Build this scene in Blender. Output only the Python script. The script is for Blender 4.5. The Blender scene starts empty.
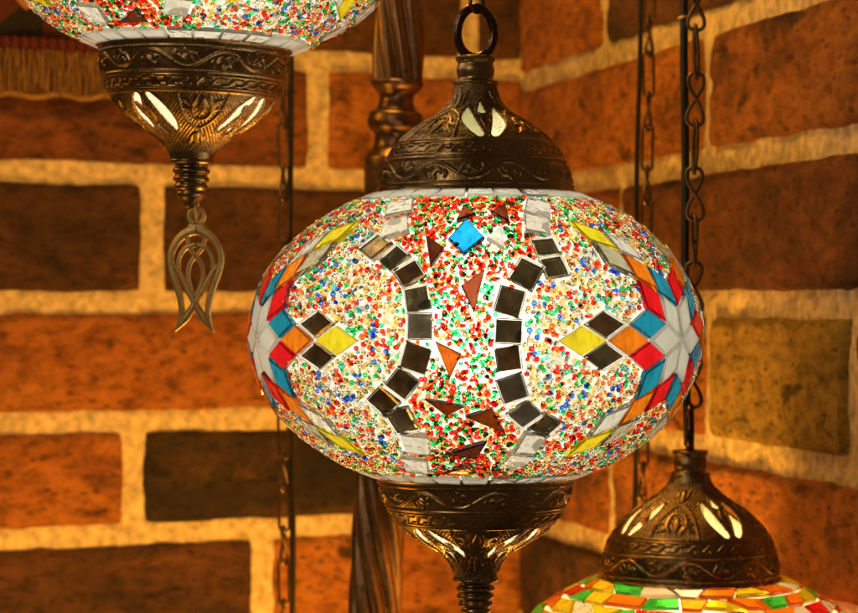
import bpy, math, random
import numpy as np
from mathutils import Vector, Matrix, noise

random.seed(7); rng = np.random.default_rng(7)
scene = bpy.context.scene
COL = scene.collection
EYE = 1.5                                   # height of the eye above the floor, metres
F = 2276.0                                  # focal length in photograph pixels
R = math.radians

# ------------------------------------------------------------------ camera
cam_d = bpy.data.cameras.new('camera'); cam = bpy.data.objects.new('camera', cam_d); COL.objects.link(cam)
cam.location = (0, 0, EYE); cam.rotation_euler = (R(90), 0, 0)
cam_d.sensor_width = 36; cam_d.lens = 36 * F / 858
cam_d.clip_start = 0.02; cam_d.clip_end = 50
cam_d.dof.use_dof = True; cam_d.dof.focus_distance = 0.835; cam_d.dof.aperture_fstop = 23
scene.camera = cam

# ------------------------------------------------------------------ ambient light of the shop
world = bpy.data.worlds.new('World'); scene.world = world; world.use_nodes = True
bg = world.node_tree.nodes['Background']
bg.inputs['Color'].default_value = (1.0, 0.62, 0.3, 1); bg.inputs['Strength'].default_value = 0.075

def lamp_light(name, loc, power, color, radius):
    d = bpy.data.lights.new(name, 'POINT'); d.energy = power; d.color = color; d.shadow_soft_size = radius
    o = bpy.data.objects.new(name, d); COL.objects.link(o)
    o.location = (loc[0], loc[1], loc[2] + EYE)
    return o
# other lamps of the shop, out of frame
lamp_light('shop_lamp_key', (-0.55, 0.22, 0.40), 4.8, (1.0, 0.80, 0.52), 0.09)
lamp_light('shop_lamp_left', (-0.40, 1.06, 0.26), 1.2, (1.0, 0.43, 0.04), 0.09)
lamp_light('shop_lamp_low', (0.03, 1.13, -0.33), 9.0, (1.0, 0.46, 0.05), 0.05)
lamp_light('shop_lamp_low_left', (-0.30, 1.06, -0.40), 2.1, (1.0, 0.43, 0.04), 0.08)
lamp_light('shop_lamp_high', (-0.04, 1.12, 0.36), 3.7, (1.0, 0.47, 0.055), 0.06)

# ------------------------------------------------------------------ render look
scene.view_settings.view_transform = 'Standard'; scene.view_settings.look = 'None'
scene.view_settings.exposure = 0; scene.view_settings.gamma = 1
scene.render.engine = 'CYCLES'
scene.cycles.use_denoising = True
scene.cycles.max_bounces = 14; scene.cycles.transmission_bounces = 12; scene.cycles.transparent_max_bounces = 8
scene.cycles.sample_clamp_indirect = 6
scene.cycles.caustics_reflective = False

# ================================================================== materials
def nodes_of(name):
    m = bpy.data.materials.new(name); m.use_nodes = True
    nt = m.node_tree
    return m, nt, nt.nodes['Principled BSDF'], nt.nodes['Material Output']

def add(nt, kind, **kw):
    n = nt.nodes.new(kind)
    for k, v in kw.items():
        if k in n.inputs: n.inputs[k].default_value = v
        else: setattr(n, k, v)
    return n

def ramp(nt, fac, stops):
    r = nt.nodes.new('ShaderNodeValToRGB'); e = r.color_ramp.elements
    while len(e) < len(stops): e.new(0.5)
    for el, (p, c) in zip(e, stops): el.position = p; el.color = (*c, 1) if len(c) == 3 else c
    nt.links.new(fac, r.inputs['Fac']); return r

def metal(name, c0, c1, rough, scale=60, bump=0.06):
    m, nt, p, out = nodes_of(name)
    tc = add(nt, 'ShaderNodeTexCoord')
    n = add(nt, 'ShaderNodeTexNoise', Scale=scale, Detail=5.0, Roughness=0.6)
    n2 = add(nt, 'ShaderNodeTexNoise', Scale=scale * 14, Detail=4.0, Roughness=0.6)
    nt.links.new(tc.outputs['Object'], n.inputs['Vector']); nt.links.new(tc.outputs['Object'], n2.inputs['Vector'])
    r = ramp(nt, n.outputs['Fac'], [(0.32, c0), (0.68, c1)])
    nt.links.new(r.outputs['Color'], p.inputs['Base Color'])
    rr = ramp(nt, n2.outputs['Fac'], [(0.3, (rough - 0.08,) * 3), (0.7, (rough + 0.14,) * 3)])
    nt.links.new(rr.outputs['Color'], p.inputs['Roughness'])
    p.inputs['Metallic'].default_value = 1
    b = add(nt, 'ShaderNodeBump', Strength=bump, Distance=0.001)
    nt.links.new(n2.outputs['Fac'], b.inputs['Height']); nt.links.new(b.outputs['Normal'], p.inputs['Normal'])
    return m

def glass(name, color, rough=0.06, ior=1.5, body=0.0, bump=0.0, scale=220):
    """coloured glass; body = share of milky scattering in the glass"""
    m, nt, p, out = nodes_of(name)
    p.inputs['Base Color'].default_value = (*color, 1); p.inputs['Roughness'].default_value = rough
    p.inputs['IOR'].default_value = ior; p.inputs['Transmission Weight'].default_value = 1.0
    if bump:
        tc = add(nt, 'ShaderNodeTexCoord'); n = add(nt, 'ShaderNodeTexNoise', Scale=scale, Detail=2.0)
        nt.links.new(tc.outputs['Object'], n.inputs['Vector'])
        b = add(nt, 'ShaderNodeBump', Strength=bump, Distance=0.001)
        nt.links.new(n.outputs['Fac'], b.inputs['Height']); nt.links.new(b.outputs['Normal'], p.inputs['Normal'])
        # streaks and seeds in hand-cut glass
        mp = add(nt, 'ShaderNodeMapping'); mp.inputs['Scale'].default_value = (1.0, 1.0, 0.35); mp.inputs['Rotation'].default_value = (0.5, 0.7, 0.3)
        st = add(nt, 'ShaderNodeTexNoise', Scale=170.0, Detail=4.0, Roughness=0.6, Distortion=1.5)
        nt.links.new(tc.outputs['Object'], mp.inputs['Vector']); nt.links.new(mp.outputs['Vector'], st.inputs['Vector'])
        cr_ = ramp(nt, st.outputs['Fac'], [(0.30, tuple(c * 0.62 for c in color)), (0.5, color), (0.72, tuple(min(1.0, c * 1.12 + 0.012) for c in color))])
        nt.links.new(cr_.outputs['Color'], p.inputs['Base Color'])
    if body:
        t = add(nt, 'ShaderNodeBsdfTranslucent'); t.inputs['Color'].default_value = (*color, 1)
        d = add(nt, 'ShaderNodeBsdfDiffuse'); d.inputs['Color'].default_value = (*color, 1)
        m1 = add(nt, 'ShaderNodeMixShader'); m1.inputs[0].default_value = 0.30
        nt.links.new(t.outputs[0], m1.inputs[1]); nt.links.new(d.outputs[0], m1.inputs[2])
        m2 = add(nt, 'ShaderNodeMixShader'); m2.inputs[0].default_value = body
        nt.links.new(p.outputs[0], m2.inputs[1]); nt.links.new(m1.outputs[0], m2.inputs[2])
        nt.links.new(m2.outputs[0], out.inputs['Surface'])
    return m

def frosted(name, color):
    m, nt, p, out = nodes_of(name)
    tc = add(nt, 'ShaderNodeTexCoord'); n = add(nt, 'ShaderNodeTexNoise', Scale=90.0, Detail=4.0)
    nt.links.new(tc.outputs['Object'], n.inputs['Vector'])
    c2 = tuple(x * 0.86 for x in color)
    r = ramp(nt, n.outputs['Fac'], [(0.3, c2), (0.7, color)])
    t = add(nt, 'ShaderNodeBsdfTranslucent'); nt.links.new(r.outputs['Color'], t.inputs['Color'])
    g = add(nt, 'ShaderNodeBsdfRefraction', Roughness=0.62, IOR=1.10); nt.links.new(r.outputs['Color'], g.inputs['Color'])
    m1 = add(nt, 'ShaderNodeMixShader'); m1.inputs[0].default_value = 0.30
    nt.links.new(t.outputs[0], m1.inputs[1]); nt.links.new(g.outputs[0], m1.inputs[2])
    d = add(nt, 'ShaderNodeBsdfDiffuse'); nt.links.new(r.outputs['Color'], d.inputs['Color'])
    m2 = add(nt, 'ShaderNodeMixShader'); m2.inputs[0].default_value = 0.12
    nt.links.new(m1.outputs[0], m2.inputs[1]); nt.links.new(d.outputs[0], m2.inputs[2])
    nt.links.new(m2.outputs[0], out.inputs['Surface'])
    return m

def emitter(name, color, s):
    m, nt, p, out = nodes_of(name)
    p.inputs['Base Color'].default_value = (*color, 1); p.inputs['Emission Color'].default_value = (*color, 1)
    p.inputs['Emission Strength'].default_value = s
    return m

def plain(name, color, rough=0.6, metallic=0.0, noise_scale=None, spread=0.15, bump=0.0):
    m, nt, p, out = nodes_of(name)
    p.inputs['Roughness'].default_value = rough; p.inputs['Metallic'].default_value = metallic
    p.inputs['Base Color'].default_value = (*color, 1)
    if noise_scale:
        tc = add(nt, 'ShaderNodeTexCoord'); n = add(nt, 'ShaderNodeTexNoise', Scale=noise_scale, Detail=6.0)
        nt.links.new(tc.outputs['Object'], n.inputs['Vector'])
        r = ramp(nt, n.outputs['Fac'], [(0.3, tuple(c * (1 - spread) for c in color)), (0.7, tuple(min(1, c * (1 + spread)) for c in color))])
        nt.links.new(r.outputs['Color'], p.inputs['Base Color'])
        if bump:
            b = add(nt, 'ShaderNodeBump', Strength=bump, Distance=0.002)
            nt.links.new(n.outputs['Fac'], b.inputs['Height']); nt.links.new(b.outputs['Normal'], p.inputs['Normal'])
    return m

def brick_mat(name, main, dark, light, mid=0.5):
    m, nt, p, out = nodes_of(name)
    tc = add(nt, 'ShaderNodeTexCoord')
    big = add(nt, 'ShaderNodeTexNoise', Scale=22.0, Detail=8.0, Roughness=0.65, Distortion=0.6)
    fine = add(nt, 'ShaderNodeTexNoise', Scale=150.0, Detail=9.0, Roughness=0.75, Distortion=0.15)
    pit = add(nt, 'ShaderNodeTexVoronoi', Scale=150.0, Randomness=1.0)
    mp = add(nt, 'ShaderNodeMapping'); mp.inputs['Scale'].default_value = (0.55, 0.55, 1.0); nt.links.new(tc.outputs['Object'], mp.inputs['Vector'])
    for n in (big, fine, pit): nt.links.new(mp.outputs['Vector'], n.inputs['Vector'])
    r = ramp(nt, big.outputs['Fac'], [(0.28, dark), (mid, main), (0.76, light)])
    r2 = ramp(nt, fine.outputs['Fac'], [(0.35, (0.22, 0.19, 0.19)), (0.56, (1.2, 1.2, 1.2))])
    mx = nt.nodes.new('ShaderNodeMix'); mx.data_type = 'RGBA'; mx.blend_type = 'MULTIPLY'; mx.inputs[0].default_value = 0.8
    nt.links.new(r.outputs['Color'], mx.inputs[6]); nt.links.new(r2.outputs['Color'], mx.inputs[7])
    nt.links.new(mx.outputs[2], p.inputs['Base Color'])
    pc = ramp(nt, pit.outputs['Distance'], [(0.10, (0.25, 0.22, 0.22)), (0.26, (1, 1, 1))])
    mx3 = nt.nodes.new('ShaderNodeMix'); mx3.data_type = 'RGBA'; mx3.blend_type = 'MULTIPLY'; mx3.inputs[0].default_value = 0.6
    nt.links.new(mx.outputs[2], mx3.inputs[6]); nt.links.new(pc.outputs['Color'], mx3.inputs[7])
    spot = add(nt, 'ShaderNodeTexNoise', Scale=48.0, Detail=3.0, Roughness=0.5, Distortion=0.5); nt.links.new(mp.outputs['Vector'], spot.inputs['Vector'])
    r3 = ramp(nt, spot.outputs['Fac'], [(0.30, (0.12, 0.10, 0.10)), (0.40, (1, 1, 1))])
    mx2 = nt.nodes.new('ShaderNodeMix'); mx2.data_type = 'RGBA'; mx2.blend_type = 'MULTIPLY'; mx2.inputs[0].default_value = 0.85
    nt.links.new(mx3.outputs[2], mx2.inputs[6]); nt.links.new(r3.outputs['Color'], mx2.inputs[7]); nt.links.new(mx2.outputs[2], p.inputs['Base Color'])
    p.inputs['Roughness'].default_value = 0.9
    hp = ramp(nt, pit.outputs['Distance'], [(0.0, (0, 0, 0)), (0.3, (1, 1, 1))])
    ad = add(nt, 'ShaderNodeMath', operation='MULTIPLY_ADD'); ad.inputs[1].default_value = 0.6
    nt.links.new(hp.outputs['Color'], ad.inputs[0]); nt.links.new(fine.outputs['Fac'], ad.inputs[2])
    b = add(nt, 'ShaderNodeBump', Strength=1.0, Distance=0.005)
    nt.links.new(ad.outputs[0], b.inputs['Height']); nt.links.new(b.outputs['Normal'], p.inputs['Normal'])
    return m

M = {}
M['brass'] = metal('antique_brass', (0.14, 0.088, 0.042), (0.36, 0.24, 0.112), 0.28, 38, 0.05)
M['glow_inside'] = plain('pale_slit_glow', (0.84, 0.76, 0.55), 0.6, 0.0)  # cap inside is brass; pale tone added to brighten the glow in the openings
M['bronze'] = metal('dark_bronze', (0.14, 0.08, 0.045), (0.34, 0.22, 0.13), 0.32, 30, 0.04)
M['pendant'] = metal('pendant_brass', (0.48, 0.33, 0.13), (0.78, 0.57, 0.26), 0.52, 60, 0.08)
M['iron'] = metal('dark_chain_metal', (0.09, 0.06, 0.035), (0.2, 0.13, 0.07), 0.38, 60, 0.05)
M['ring'] = metal('ring_metal', (0.06, 0.035, 0.025), (0.12, 0.07, 0.045), 0.22, 60, 0.03)
M['cord'] = plain('black_cord', (0.012, 0.011, 0.010), 0.45)
M['shell'] = frosted('frosted_glass', (0.93, 0.93, 0.90))
M['shell_warm'] = frosted('frosted_warm_glass', (0.93, 0.85, 0.70))
M['bulb'] = emitter('bulb_light', (1.0, 0.94, 0.78), 25.0)
M['bulb_warm'] = emitter('bulb_warm_light', (1.0, 0.72, 0.38), 26.0)
M['socket'] = plain('socket_porcelain', (0.62, 0.68, 0.52), 0.35)
# star and panel tiles
M['t_white'] = glass('opal_white_glass', (0.95, 0.96, 0.92), 0.16, body=0.42, bump=0.5)
M['t_clear'] = glass('pale_clear_glass', (0.92, 0.93, 0.87), 0.08, body=0.08, bump=0.6)
M['t_red'] = glass('ruby_glass', (0.80, 0.012, 0.018), 0.12, body=0.14, bump=0.3)
M['t_blue'] = glass('turquoise_glass', (0.012, 0.30, 0.48), 0.08, body=0.14, bump=0.3)
M['t_orange'] = glass('orange_glass', (0.86, 0.25, 0.012), 0.12, body=0.14, bump=0.3)
M['t_yellow'] = glass('yellow_glass', (0.92, 0.80, 0.03), 0.12, body=0.14, bump=0.3)
M['t_amber'] = glass('amber_glass', (0.16, 0.030, 0.002), 0.10, body=0.05, bump=0.2)
M['t_brown'] = glass('brown_glass', (0.085, 0.016, 0.005), 0.10, body=0.05, bump=0.2)
M['t_azure'] = glass('deep_blue_glass', (0.003, 0.13, 0.30), 0.08, body=0.10, bump=0.3)
M['t_green'] = glass('green_glass', (0.05, 0.55, 0.07), 0.12, body=0.14, bump=0.3)
M['t_edge'] = glass('clear_mirror_glass', (0.95, 0.96, 0.92), 0.04, bump=0.05)
M['t_mirror'] = plain('mirror_backing', (0.72, 0.67, 0.46), 0.10, 1.0, 130.0, 0.55, 0.10)
M['t_mirror_brown'] = plain('brown_mirror_backing', (0.60, 0.44, 0.25), 0.12, 1.0, 160.0, 0.6, 0.12)
M['t_mirror_silver'] = plain('silver_mirror_backing', (0.92, 0.90, 0.74), 0.30, 1.0, 110.0, 0.5, 0.2)
M['t_bright_mirror'] = glass('olive_mirror_reflection', (0.50, 0.48, 0.33), 0.06, body=0.05, bump=0.5)  # mirrors on slanted arms; brighter reflection put into the glass colour
BEADS = {'clear': (0.94, 0.92, 0.82), 'gold': (0.88, 0.68, 0.26), 'red': (0.90, 0.03, 0.02), 'orange': (0.95, 0.16, 0.03),
         'green': (0.04, 0.62, 0.20), 'blue': (0.04, 0.16, 0.80), 'teal': (0.15, 0.70, 0.66), 'rose': (0.93, 0.55, 0.48), 'smoke': (0.42, 0.40, 0.36)}
BNAMES = list(BEADS)
BMATS = [glass('bead_' + k, c, 0.08, 1.36) for k, c in BEADS.items()]

# ================================================================== mesh helpers
def mesh_obj(name, verts, faces, mats, parent=None, smooth=False, idx=None):
    me = bpy.data.meshes.new(name)
    me.from_pydata([tuple(v) for v in verts], [], [tuple(f) for f in faces]); 
    for m in (mats if isinstance(mats, (list, tuple)) else [mats]): me.materials.append(m)
    if smooth: me.polygons.foreach_set('use_smooth', [True] * len(me.polygons))
    if idx is not None: me.polygons.foreach_set('material_index', idx)
    me.update()
    o = bpy.data.objects.new(name, me); COL.objects.link(o); o.parent = parent
    return o

def np_mesh(name, verts, quads, mats, parent=None, smooth=True, idx=None):
    """fast mesh from numpy arrays of vertices and equal-sided faces"""
    me = bpy.data.meshes.new(name); k = quads.shape[1]
    me.vertices.add(len(verts)); me.vertices.foreach_set('co', np.asarray(verts, np.float32).ravel())
    me.loops.add(quads.size); me.loops.foreach_set('vertex_index', np.asarray(quads, np.int32).ravel())
    me.polygons.add(len(quads)); me.polygons.foreach_set('loop_start', np.arange(len(quads), dtype=np.int32) * k)
    me.polygons.foreach_set('use_smooth', np.full(len(quads), smooth, dtype=bool))
    for m in (mats if isinstance(mats, (list, tuple)) else [mats]): me.materials.append(m)
    if idx is not None: me.polygons.foreach_set('material_index', np.asarray(idx, np.int32))
    me.update(calc_edges=True); me.validate()
    o = bpy.data.objects.new(name, me); COL.objects.link(o); o.parent = parent
    return o

def empty(name, loc, label, cat, group=None, rot=(0, 0, 0)):
    o = bpy.data.objects.new(name, None); COL.objects.link(o); o.empty_display_size = 0.02
    o.location = loc; o.rotation_euler = rot; o['label'] = label; o['category'] = cat
    if group: o['group'] = group
    return o

def copy_tree(o, parent):
    c = o.copy(); COL.objects.link(c); c.parent = parent
    for ch in o.children: copy_tree(ch, c)
    return c

def smooth_path(pts, k=8):
    """Catmull-Rom through the points"""
    P = np.array(pts, float); P = np.vstack([2 * P[0] - P[1], P, 2 * P[-1] - P[-2]]); out = []
    for i in range(1, len(P) - 2):
        for t in np.linspace(0, 1, k, endpoint=False):
            a, b, c, d = P[i - 1], P[i], P[i + 1], P[i + 2]
            out.append(0.5 * (2 * b + (c - a) * t + (2 * a - 5 * b + 4 * c - d) * t * t + (3 * b - a - 3 * c + d) * t ** 3))
    out.append(P[-2]); return np.array(out)

def lathe(name, prof, n, mat, parent, loc=(0, 0, 0), k=6, smooth=True, rmod=None):
    """prof = (radius, height) in mm"""
    P = smooth_path(prof, k) * 0.001 if k > 1 else np.array(prof) * 0.001
    th = np.linspace(0, 2 * np.pi, n, endpoint=False)
    V = np.stack([P[:, :1] * np.cos(th), P[:, :1] * np.sin(th), np.repeat(P[:, 1:2], n, 1)], -1)
    if rmod is not None:
        f = rmod(th[None, :], P[:, 1:2]); V[..., 0] *= f; V[..., 1] *= f
    m = len(P); i = np.arange(m - 1)[:, None]; j = np.arange(n)[None, :]; j2 = (j + 1) % n
    Q = np.stack([i * n + j, i * n + j2, (i + 1) * n + j2, (i + 1) * n + j], -1).reshape(-1, 4)
    o = np_mesh(name, V.reshape(-1, 3), Q, mat, parent, smooth); o.location = loc
    return o

def tube_geo(pts, rad, n=8, closed=False):
    P = [Vector(p) for p in pts]; m = len(P); verts = []; faces = []
    up = None
    for i, p in enumerate(P):
        if closed: t = P[(i + 1) % m] - P[i - 1]
        else: t = P[min(i + 1, m - 1)] - P[max(i - 1, 0)]
        t.normalize()
        if up is None:
            up = Vector((0, 1, 0)) if abs(t.y) < 0.8 else Vector((1, 0, 0))
        up = (up - t * up.dot(t)).normalized(); s = t.cross(up)
        r = rad[i] if isinstance(rad, (list, tuple)) else rad
        for k in range(n):
            a = 2 * math.pi * k / n
            verts.append(p + up * (math.cos(a) * r) + s * (math.sin(a) * r))
    for i in range(m if closed else m - 1):
        for k in range(n):
            k2 = (k + 1) % n; i2 = (i + 1) % m
            faces.append((i * n + k, i2 * n + k, i2 * n + k2, i * n + k2))
    if not closed:
        faces.append(tuple(range(n - 1, -1, -1))); faces.append(tuple((m - 1) * n + k for k in range(n)))
    return verts, faces

def tube(name, pts, rad, mat, parent=None, n=8, closed=False):
    v, f = tube_geo(pts, rad, n, closed)
    return mesh_obj(name, v, f, mat, parent, True)

def at(px, py, depth):
    """a measured spot of the photograph at its real distance"""
    return Vector(((px - 429) / F * depth, depth, EYE - (py - 306.5) / F * depth))

# ================================================================== the brick walls
CORNER = Vector((0.0632, 1.53, EYE))
LINES_L = [0.375, 0.304, 0.231, 0.1583, 0.0825, 0.0022, -0.0716, -0.1416, -0.2145, -0.287, -0.36]
JOINTS_L = [[0.15, 0.38], [0.05, 0.28], [0.04, 0.27, 0.50], [0.1488, 0.378], [0.0304, 0.2604, 0.49], [0.120, 0.366], [0.043, 0.2727, 0.50],
            [0.1872, 0.417], [0.06, 0.29], [0.17, 0.40]]
LINES_R = [0.370, 0.298, 0.224, 0.1505, 0.0770, 0.0012, -0.0762, -0.1430, -0.2145, -0.287, -0.36]
JOINTS_R = [[0.2, 0.43], [0.08, 0.31, 0.54], [0.1689, 0.40], [0.3327, 0.5627], [0.20, 0.532], [0.100, 0.334, 0.510], [0.1814, 0.532],
            [0.26, 0.49], [0.11, 0.34], [0.22, 0.45]]
BM = {
 'orange': brick_mat('orange_brick', (0.47, 0.155, 0.026), (0.17, 0.052, 0.014), (0.60, 0.235, 0.045)),
 'brown': brick_mat('brown_brick', (0.25, 0.078, 0.02), (0.07, 0.026, 0.012), (0.40, 0.14, 0.03)),
 'dark': brick_mat('dark_brick', (0.11, 0.042, 0.017), (0.03, 0.016, 0.010), (0.23, 0.085, 0.024)),
 'black': brick_mat('burnt_brick', (0.05, 0.027, 0.014), (0.014, 0.010, 0.008), (0.19, 0.08, 0.022), 0.52),
 'rust': brick_mat('rusty_brick', (0.31, 0.10, 0.022), (0.06, 0.022, 0.010), (0.48, 0.18, 0.035)),
 'olive': brick_mat('olive_brick', (0.42, 0.265, 0.05), (0.27, 0.18, 0.035), (0.56, 0.31, 0.05)),
 'maroon': brick_mat('maroon_brick', (0.15, 0.045, 0.015), (0.03, 0.013, 0.008), (0.34, 0.12, 0.03)),
}
COLORS_L = ['brown dark brown', 'dark orange brown', 'dark dark brown orange', 'orange brown brown', 'dark dark dark brown', 'orange orange orange', 'dark black orange brown',
            'orange dark brown', 'brown orange dark', 'dark brown orange']
COLORS_R = ['brown orange dark', 'dark brown orange rust', 'orange dark brown', 'orange rust brown', 'brown maroon maroon', 'orange orange olive orange', 'orange orange rust',
            'dark orange brown', 'orange rust brown', 'rust dark orange']
M['mortar'] = plain('lime_mortar', (0.60, 0.47, 0.28), 0.95, 0.0, 170.0, 0.38, 1.0)

def wall(name, along, out, lines, joints, colors, length, label, seed):
    """along = unit vector down the wall from the corner, out = its outward normal"""
    root = empty(name, CORNER, label, 'wall')
    up = Vector((0, 0, 1))
    def put(s, d, z): return along * s + out * d + up * z
    # mortar sheet with real unevenness, and depth behind it
    ns, nz = int(length / 0.004), 180; z0, z1 = lines[-1], lines[0]; v = []; f = []
    for j in range(nz + 1):
        for i in range(ns + 1):
            s = length * i / ns; z = z0 + (z1 - z0) * j / nz
            h = 0.0016 * noise.noise(Vector((s * 45, z * 45, seed))) + 0.0009 * noise.noise(Vector((s * 160, z * 160, seed + 5)))
            v.append(put(s, h, z))
    for j in range(nz):
        for i in range(ns):
            a = j * (ns + 1) + i; f.append((a, a + 1, a + ns + 2, a + ns + 1))
    b = len(v)
    v += [put(0, -0.1, z0), put(length, -0.1, z0), put(length, -0.1, z1), put(0, -0.1, z1)]
    c0, c1, c2, c3 = 0, ns, nz * (ns + 1) + ns, nz * (ns + 1)
    f += [(b, b + 3, b + 2, b + 1), (c0, b, b + 1, c1), (c1, b + 1, b + 2, c2), (c2, b + 2, b + 3, c3), (c3, b + 3, b, c0)]
    mesh_obj('mortar', v, f, M['mortar'], root, True)
    for r in range(len(lines) - 1):
        edges = [-0.0055] + joints[r] + [length + 0.05]
        cl = colors[r].split()
        for q in range(len(edges) - 1):
            s0, s1 = edges[q] + 0.0045, min(edges[q + 1] - 0.0045, length - 0.002)
            if s1 - s0 < 0.012: continue
            zb, zt = lines[r + 1] + 0.0042, lines[r] - 0.0042
            sd = seed + r * 7.3 + q * 3.1
            nx = max(10, int((s1 - s0) / 0.0045)); nzz = 16; V = []; Fc = []
            for j in range(nzz + 1):
                for i in range(nx + 1):
                    u = i / nx; w = j / nzz
                    s = s0 + (s1 - s0) * u; z = zb + (zt - zb) * w
                    ed = min(u * (s1 - s0), (1 - u) * (s1 - s0)); ez = min(w * (zt - zb), (1 - w) * (zt - zb))
                    e = min(ed, ez)
                    wob = 0.0032 * noise.noise(Vector((s * 34, z * 34, sd))) + 0.0013 * noise.noise(Vector((s * 120, z * 120, sd)))
                    c = max(0.0, 0.011 - ed) * max(0.0, 0.011 - ez) * 60        # knocked-off corners
                    lift = 0.0046 * min(1.0, max(0.0, (e + wob - c * 0.6 + 0.0005) / 0.0055)) ** 0.6
                    h = -0.0018 + lift * 1.35 + 0.0017 * noise.noise(Vector((s * 30, z * 30, sd + 9))) + 0.0011 * noise.noise(Vector((s * 95, z * 95, sd + 3)))
                    g = noise.noise(Vector((s * 22, z * 60, sd + 21)))
                    if g > 0.42: h -= min((g - 0.42) * 0.012, 0.0011)                        # gouges
                    V.append(put(s, h if e > 0 else h - 0.006, z))
            for j in range(nzz):
                for i in range(nx):
                    a = j * (nx + 1) + i; Fc.append((a, a + 1, a + nx + 2, a + nx + 1))
            B = len(V)
            V += [put(s0, -0.05, zb), put(s1, -0.05, zb), put(s1, -0.05, zt), put(s0, -0.05, zt)]
            a0, a1, a2, a3 = 0, nx, nzz * (nx + 1) + nx, nzz * (nx + 1)
            Fc += [(B, B + 3, B + 2, B + 1), (a0, B, B + 1, a1), (a1, B + 1, B + 2, a2), (a2, B + 2, B + 3, a3), (a3, B + 3, B, a0)]
            mesh_obj('brick', V, Fc, BM[cl[min(q, len(cl) - 1)]], root, True)
    return root

cl, sl = math.cos(R(25)), math.sin(R(25)); cr, sr = math.cos(R(75)), math.sin(R(75))
wall('brick_wall', Vector((-cl, -sl, 0)), Vector((sl, -cl, 0)), LINES_L, JOINTS_L, COLORS_L, 0.54,
     'old brick wall with pale mortar on the left, behind the tulip pendant', 3.0)
wall('brick_wall', Vector((cr, -sr, 0)), Vector((-sr, -cr, 0)), LINES_R, JOINTS_R, COLORS_R, 0.60,
     'rough brick wall on the right, running towards the viewer past the chains', 31.0)

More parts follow.
